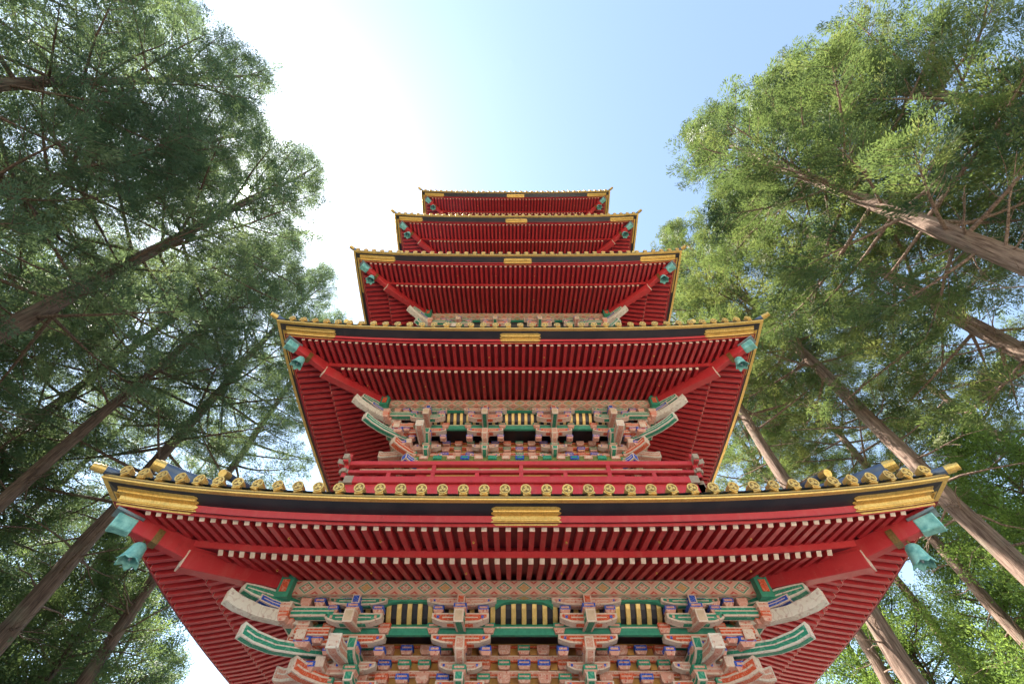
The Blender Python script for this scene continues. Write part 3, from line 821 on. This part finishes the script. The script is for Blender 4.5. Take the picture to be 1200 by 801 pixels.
def make_tree(seed, H, hb, R, nl, leaf, leafmat, r0=.42, per=105, tuft=.20, ll=.11, lw=.0125, droop=0., bare=26, broad=False, dens=.29, flat=.25):
    g = np.random.default_rng(seed); VV, FF = [], []
    zs = np.linspace(0, H, 26); wx = np.cumsum(g.normal(0, .035, 26)); wy = np.cumsum(g.normal(0, .035, 26)); wx -= wx[0]; wy -= wy[0]
    TP = np.stack([wx, wy, zs], 1); tr = r0 * (1 - zs / H) ** .75 + .03; tr[0] *= 1.35; tr[1] *= 1.05
    tube_np(TP, tr, 18, VV, FF)
    th = np.arange(18) * 2 * np.pi / 18; ax = np.repeat(TP, 18, 0)
    fl = 1 + .055 * np.sin(5 * th[None, :] + zs[:, None] * .12) + .035 * np.sin(9 * th[None, :] - zs[:, None] * .2) + g.normal(0, .022, (26, 18))
    VV[-1] = ax + (VV[-1] - ax) * fl.reshape(-1, 1)
    at = lambda z: np.array([np.interp(z, zs, wx), np.interp(z, zs, wy), z])
    tufts = []; tdir = []; trnd = []
    for q in range(nl):
        u = ((q + g.uniform(0, 1)) / nl) ** .9; z = hb + (H - hb) * u * .985
        az = q * 2.39996 + g.normal(0, .35)
        L = R * ((1 - u) ** .72) * (.62 + .38 * min(1, u * 4)) * g.uniform(.55, 1.15) + .35
        e0 = np.radians(-8 + 48 * u - droop + g.normal(0, 8)); e1 = e0 + np.radians(g.uniform(5, 30))
        n = 7; s = np.linspace(0, 1, n); ee = e0 + (e1 - e0) * s ** 1.5; aa = az + g.normal(0, .12) * s + np.cumsum(g.normal(0, .05, n))
        st = np.stack([np.cos(aa) * np.cos(ee), np.sin(aa) * np.cos(ee), np.sin(ee)], 1) * (L / (n - 1))
        P = at(z) + np.concatenate([np.zeros((1, 3)), np.cumsum(st[:-1], 0)])
        br = (.011 + .0105 * L) * (1 - s) ** .8 + .007
        tube_np(P, br, 6, VV, FF)
        ns = int(L / dens * g.uniform(.6, 1.45)) + 1
        for k in range(ns):
            f = .27 + .73 * (k + g.uniform(0, 1)) / ns; f = min(f, .999)
            ii = min(int(f * (n - 1)), n - 2); w = f * (n - 1) - ii
            b0 = P[ii] * (1 - w) + P[ii + 1] * w; d = P[ii + 1] - P[ii]; d /= np.linalg.norm(d)
            sg = 1 if (k % 2) else -1; lat = np.cross(d, [0, 0, 1]); lat /= np.linalg.norm(lat) + 1e-9
            dd = d * g.uniform(.45, .9) + lat * sg * g.uniform(.5, 1.) + np.array([0, 0, g.normal(.05, .25)]); dd /= np.linalg.norm(dd)
            l2 = (.17 + .20 * (1 - f)) * L * g.uniform(.6, 1.2) + .22
            mid = b0 + dd * l2 * .5 + np.array([0, 0, g.normal(.0, .05)]); end = b0 + dd * l2 + np.array([0, 0, g.uniform(-.05, .15)])
            tube_np([b0, mid, end], [.012, .009, .004], 3, VV, FF)
            nt_ = max(1, int(l2 / .26)); rb = g.uniform()
            for t in range(nt_):
                ft = (t + g.uniform(.3, 1.)) / nt_
                if ft < .25 and l2 > .6: continue
                p = b0 + (end - b0) * min(ft, 1.05) + g.normal(0, .07, 3)
                tufts.append(p); tdir.append(dd + g.normal(0, .25, 3)); trnd.append(np.clip(.5 * rb + .5 * g.uniform(), 0, 1))
        rb = g.uniform()
        for k in range(int(g.uniform(2, 9))):            # a dense brush at the end of the limb
            dd = st[-1] / np.linalg.norm(st[-1]) * .8 + g.normal(0, .6, 3)
            tufts.append(P[-1] + g.normal(0, .26, 3) - st[-1] * g.uniform(0, .6)); tdir.append(dd); trnd.append(np.clip(.6 * rb + .4 * g.uniform(), 0, 1))
        tufts.append(P[-1]); tdir.append(st[-1] / np.linalg.norm(st[-1])); trnd.append(g.uniform())
    for q in range(bare):            # dead twigs on the bare part of the trunk
        z = hb * g.uniform(.45, 1.1); az = g.uniform(0, 6.28); L = g.uniform(.6, 2.6); e = g.uniform(-.35, .5)
        d = np.array([np.cos(az) * np.cos(e), np.sin(az) * np.cos(e), np.sin(e)])
        P = at(z) + d[None] * np.linspace(0, L, 5)[:, None] + np.cumsum(g.normal(0, .05, (5, 3)), 0)
        tube_np(P, np.linspace(.022 + .008 * L, .006, 5), 5, VV, FF)
        for k in range(3):
            b0 = P[1 + k]; dd = d + g.normal(0, .6, 3); tube_np([b0, b0 + dd * .35, b0 + dd * .6 + g.normal(0, .08, 3)], [.010, .007, .003], 3, VV, FF)
    wood = build_np('trunk', np.concatenate(VV), np.concatenate(FF), [M['bark' if leafmat == 'hinoki' else 'darkbark']], smooth=True)
    C = np.array(tufts); D = np.array(tdir); D /= np.linalg.norm(D, axis=1)[:, None]; RN = np.array(trnd)
    N = len(C) * per; idx = np.repeat(np.arange(len(C)), per)
    # every tuft is a flattish spray with a plane of its own
    NR = g.normal(0, .55, C.shape) + np.array([0, 0, 1.]); NR -= D * (NR * D).sum(1)[:, None]; NR /= np.linalg.norm(NR, axis=1)[:, None]
    LT = np.cross(D, NR); sz = g.uniform(.7, 1.35, (len(C), 1))
    u1 = g.uniform(-1., 1.25, (N, 1)); v1 = g.normal(0, .62, (N, 1)) * (1.15 - .45 * np.abs(u1)); w1 = g.normal(0, flat, (N, 1))
    d0 = D[idx]; n0 = NR[idx]; l0 = LT[idx]
    off = (d0 * u1 * 1.5 + l0 * v1 * 1.25 + n0 * w1 - n0 * .22 * v1 ** 2) * tuft * sz[idx]
    p = C[idx] + off
    rv = g.normal(0, 1, (N, 3)); rv /= np.linalg.norm(rv, axis=1)[:, None]
    d = d0 * .9 + l0 * np.sign(v1) * g.uniform(.2, .9, (N, 1)) + rv * (.28 if not broad else .8); d /= np.linalg.norm(d, axis=1)[:, None]
    s = np.cross(d, n0 + rv * (.35 if not broad else .8)); s /= np.linalg.norm(s, axis=1)[:, None] + 1e-9
    l = ll * g.uniform(.6, 1.35, (N, 1)); w = lw * g.uniform(.7, 1.4, (N, 1))
    V = np.stack([p, p + d * l * .45 + s * w, p + d * l, p + d * l * .45 - s * w], 1).reshape(-1, 3)
    F = np.arange(N * 4).reshape(-1, 4)
    tint = np.repeat(np.clip(RN[idx] * .85 + g.uniform(0, .15, N), 0, 1), 4)
    crown = build_np('crown', V, F, [M[leafmat]], tint)
    print('tree', seed, 'tufts', len(C), 'leaves', N)
    return wood, crown

KIND = {
    'sugi_a': make_tree(11, 32, 11.5, 5.6, 78, 0, 'sugi', flat=.4, r0=.27, per=64, tuft=.158, dens=.345),
    'sugi_b': make_tree(12, 32, 14.0, 4.9, 70, 0, 'sugi', flat=.4, r0=.23, per=64, tuft=.158, dens=.345),
    'hin_a': make_tree(21, 32, 11.5, 5.6, 82, 0, 'hinoki', droop=4, r0=.29, per=92, tuft=.17, dens=.31),
    'hin_b': make_tree(22, 32, 14.5, 5.0, 70, 0, 'hinoki', droop=2, r0=.25, per=92, tuft=.17, dens=.31),
    'broad': make_tree(31, 14, 2.5, 4.6, 60, 0, 'broad', r0=.16, ll=.085, lw=.021, per=75, tuft=.25, bare=4, broad=True),
}
TREES = [  # azimuth from the camera (deg), distance, kind, height scale, spin, name, label, group
    (-66.2, 14.0, 'sugi_a', .98, 2.9452, 'cedar_tree', 'big dark cedar at left whose leaning-looking trunk runs up towards the sun', 'left cedars'),
    (-88.0, 13.0, 'sugi_b', .88, 1.9, 'cedar_tree', 'dark cedar filling the upper left corner with bare twigs and a thick bough', 'left cedars'),
    (-54.0, 19.0, 'sugi_b', 1.0, 4.0, 'cedar_tree', 'cedar trunk left of the lowest roof, below the sunlit gap', 'left cedars'),
    (-57.8, 23.0, 'sugi_a', 1.02, 2.4, 'cedar_tree', 'thin dark cedar trunk just left of the broad trunk beside the lowest roof', 'left cedars'),
    (-39.2, 25.0, 'sugi_b', 1.12, 5.2, 'cedar_tree', 'dark cedar trunk rising behind the left corner of the lowest roof', 'left cedars'),
    (-78.0, 13.5, 'sugi_a', .84, 2.9, 'cedar_tree', 'dark leafy cedar between the two boughs at the upper left', 'left cedars'),
    (-97.0, 17.0, 'sugi_a', .95, 5.6, 'cedar_tree', 'cedar whose shaded foliage closes the top left edge', 'left cedars'),
    (-75.0, 20.0, 'sugi_a', 1.0, 0.9, 'cedar_tree', 'shaded cedar at the left edge halfway up the picture', 'left cedars'),
    (-46.5, 20.5, 'sugi_a', 1.06, 3.3, 'cedar_tree', 'cedar whose dense crown ends against the sky left of the third roof', 'left cedars'),
    (-66.0, 30.0, 'sugi_b', 1.05, 2.1, 'cedar_tree', 'far dark cedar at the left edge low in the picture', 'left cedars'),
    (72.0, 12.0, 'hin_a', .98, 0.0, 'cypress_tree', 'nearest sunlit cypress with a thick pale trunk at the right edge', 'right cypresses'),
    (64.3, 16.5, 'hin_a', 1.02, 2.2, 'cypress_tree', 'cypress with a long pale trunk below the thick one at right', 'right cypresses'),
    (50.0, 17.5, 'hin_b', 1.13, 1.1, 'cypress_tree', 'cypress trunk rising right of the second roof corner', 'right cypresses'),
    (46.3, 25.0, 'hin_b', .98, 3.7, 'cypress_tree', 'brown cypress trunk passing behind the bell of the lowest right corner', 'right cypresses'),
    (37.9, 18.5, 'hin_b', 1.12, 5.0, 'cypress_tree', 'cypress trunk emerging below the right eave of the lowest roof', 'right cypresses'),
    (35.9, 26.0, 'hin_b', .98, 0.4, 'cypress_tree', 'darker cypress trunk just left of the brown one under the right eave', 'right cypresses'),
    (86.0, 15.0, 'hin_a', .95, 4.4, 'cypress_tree', 'bright leafy cypress filling the upper right corner', 'right cypresses'),
    (57.0, 30.0, 'hin_a', 1.05, 1.7, 'cypress_tree', 'far green cypress behind the trunks at the right edge', 'right cypresses'),
    (41.5, 33.0, 'hin_b', 1.05, 2.9, 'cypress_tree', 'far cypress between the lowest and second roofs at right', 'right cypresses'),
    (46.0, 28.0, 'broad', 1.0, 0.7, 'broadleaf_tree', 'light green broadleaf tree low in the lower right corner', 'low broadleaf trees'),
    (55.0, 24.0, 'broad', 1.1, 2.0, 'broadleaf_tree', 'bushy broadleaf tree at the right edge beneath the cypress trunks', 'low broadleaf trees'),
    (39.0, 34.0, 'broad', 1.2, 3.6, 'broadleaf_tree', 'pale broadleaf tree seen just under the right eave of the lowest roof', 'low broadleaf trees'),
    (-45.0, 30.0, 'broad', 1.15, 1.2, 'broadleaf_tree', 'dim broadleaf tree low in the lower left corner', 'low broadleaf trees'),
    (-55.0, 24.0, 'broad', 1.1, 4.1, 'broadleaf_tree', 'dusky broadleaf tree at the left edge beneath the cedar trunks', 'low broadleaf trees'),
    (-62.0, 34.0, 'sugi_a', 1.0, 5.0, 'cedar_tree', 'distant cedar between the two left trunks low at the left edge', 'left cedars'),
    (-42.5, 42.0, 'sugi_b', 1.0, 0.6, 'cedar_tree', 'most distant cedar above the left end of the lowest roof', 'left cedars'),
    (-49.0, 40.0, 'broad', 1.5, 3.0, 'broadleaf_tree', 'hazy tall broadleaf tree between the trunks low at left', 'low broadleaf trees'),
    (50.0, 38.0, 'broad', 1.5, 5.0, 'broadleaf_tree', 'tall bright broadleaf tree behind the trunks low at right', 'low broadleaf trees'),
    (-52.0, 33.0, 'sugi_a', .95, 1.3, 'cedar_tree', 'dim cedar behind the bell at the lowest left corner', 'left cedars'),
    (-70.0, 26.0, 'broad', 1.6, 2.3, 'broadleaf_tree', 'dark broadleaf mass at the left edge just above the middle of the lowest roof', 'low broadleaf trees'),
    (-42.0, 27.0, 'broad', 1.0, 0.2, 'broadleaf_tree', 'small broadleaf tree directly left of the lower left eave', 'low broadleaf trees'),
    (-34.0, 40.0, 'broad', 1.05, 4.6, 'broadleaf_tree', 'lowest broadleaf crown against the left edge of the pagoda at the bottom', 'low broadleaf trees'),
    (34.5, 36.0, 'broad', 1.45, 1.6, 'broadleaf_tree', 'bright broadleaf crown touching the right soffit edge at the bottom', 'low broadleaf trees'),
    (-38.0, 36.0, 'broad', 1.2, 5.5, 'broadleaf_tree', 'pale broadleaf tree seen just under the left eave of the lowest roof', 'low broadleaf trees'),
]
for az, rr, kd, hs, spin, nm, lab, grp in TREES:
    w, c = KIND[kd]
    t = bpy.data.objects.new(nm, None); COL.objects.link(t)
    t.location = (CAM.x + rr * math.sin(R_(az)), CAM.y + rr * math.cos(R_(az)), 0)
    t.rotation_euler = (0, 0, spin); t.scale = (hs, hs, hs)
    tag(t, lab, 'tree', grp)
    link('trunk', w, t); cr = link('crown', c, t)
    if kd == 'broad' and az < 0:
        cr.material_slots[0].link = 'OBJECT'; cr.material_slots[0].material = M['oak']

# ------------------------------------------------------------------ ground
mb = MB(); mb.add([(-400, -400, 0), (400, -400, 0), (400, 400, 0), (-400, 400, 0)], [(0, 1, 2, 3)])
tag(mb.build('ground', [M['soil']], None, (0, 0, -.004)), kind='structure')
mb = MB(); mb.add([(-11, -22, 0), (13, -22, 0), (13, 20, 0), (-11, 20, 0)], [(0, 1, 2, 3)])
tag(mb.build('gravel_path', [M['gravel']]), kind='structure')

# ------------------------------------------------------------------ light, sky, camera
SUN_AZ, SUN_EL = R_(-68.1), R_(57.4)
sd = Vector((math.sin(SUN_AZ) * math.cos(SUN_EL), math.cos(SUN_AZ) * math.cos(SUN_EL), math.sin(SUN_EL)))
w = bpy.data.worlds.new('World'); sc.world = w; w.use_nodes = True
nt = w.node_tree; nt.nodes.clear()
out = nt.nodes.new('ShaderNodeOutputWorld'); bg = nt.nodes.new('ShaderNodeBackground')
sky = nt.nodes.new('ShaderNodeTexSky'); sky.sky_type = 'NISHITA'; sky.sun_disc = False
sky.sun_elevation = SUN_EL; sky.sun_rotation = SUN_AZ; sky.altitude = 600; sky.air_density = 1.0; sky.dust_density = .5; sky.ozone_density = .35
bg.inputs[1].default_value = .086
hs = nt.nodes.new('ShaderNodeHueSaturation'); hs.inputs['Saturation'].default_value = .88; nt.links.new(sky.outputs[0], hs.inputs['Color'])
nt.links.new(mixc(nt, 1.0, hs.outputs[0], (1.02, 1.055, .98), 'MULTIPLY'), bg.inputs[0])
# the disc of the sun itself
tc = nt.nodes.new('ShaderNodeTexCoord'); dt = nt.nodes.new('ShaderNodeVectorMath'); dt.operation = 'DOT_PRODUCT'
dt.inputs[1].default_value = sd; nt.links.new(tc.outputs['Generated'], dt.inputs[0])
gt = nt.nodes.new('ShaderNodeMath'); gt.operation = 'GREATER_THAN'; gt.inputs[1].default_value = math.cos(R_(.55)); nt.links.new(dt.outputs['Value'], gt.inputs[0])
bg2 = nt.nodes.new('ShaderNodeBackground'); bg2.inputs[0].default_value = (1, .95, .85, 1)
mu = nt.nodes.new('ShaderNodeMath'); mu.operation = 'MULTIPLY'; mu.inputs[1].default_value = 12; nt.links.new(gt.outputs[0], mu.inputs[0]); nt.links.new(mu.outputs[0], bg2.inputs[1])
ad = nt.nodes.new('ShaderNodeAddShader'); nt.links.new(bg.outputs[0], ad.inputs[0]); nt.links.new(bg2.outputs[0], ad.inputs[1])
nt.links.new(ad.outputs[0], out.inputs[0])

sl = bpy.data.lights.new('sun', 'SUN'); sl.energy = 5.0; sl.angle = R_(.53); sl.color = (1, .95, .86)
so = bpy.data.objects.new('sun', sl); COL.objects.link(so); so.rotation_euler = sd.to_track_quat('Z', 'Y').to_euler()

cd = bpy.data.cameras.new('camera'); cd.sensor_width = 36; cd.lens = F35; cd.clip_start = .05; cd.clip_end = 2000
co = bpy.data.objects.new('camera', cd); COL.objects.link(co); co.location = CAM
co.rotation_euler = (R_(90 + 57.275), 0, 0); sc.camera = co
sc.view_settings.view_transform = 'Standard'; sc.view_settings.look = 'None'; sc.view_settings.gamma = 1
sc.view_settings.exposure = 2.42
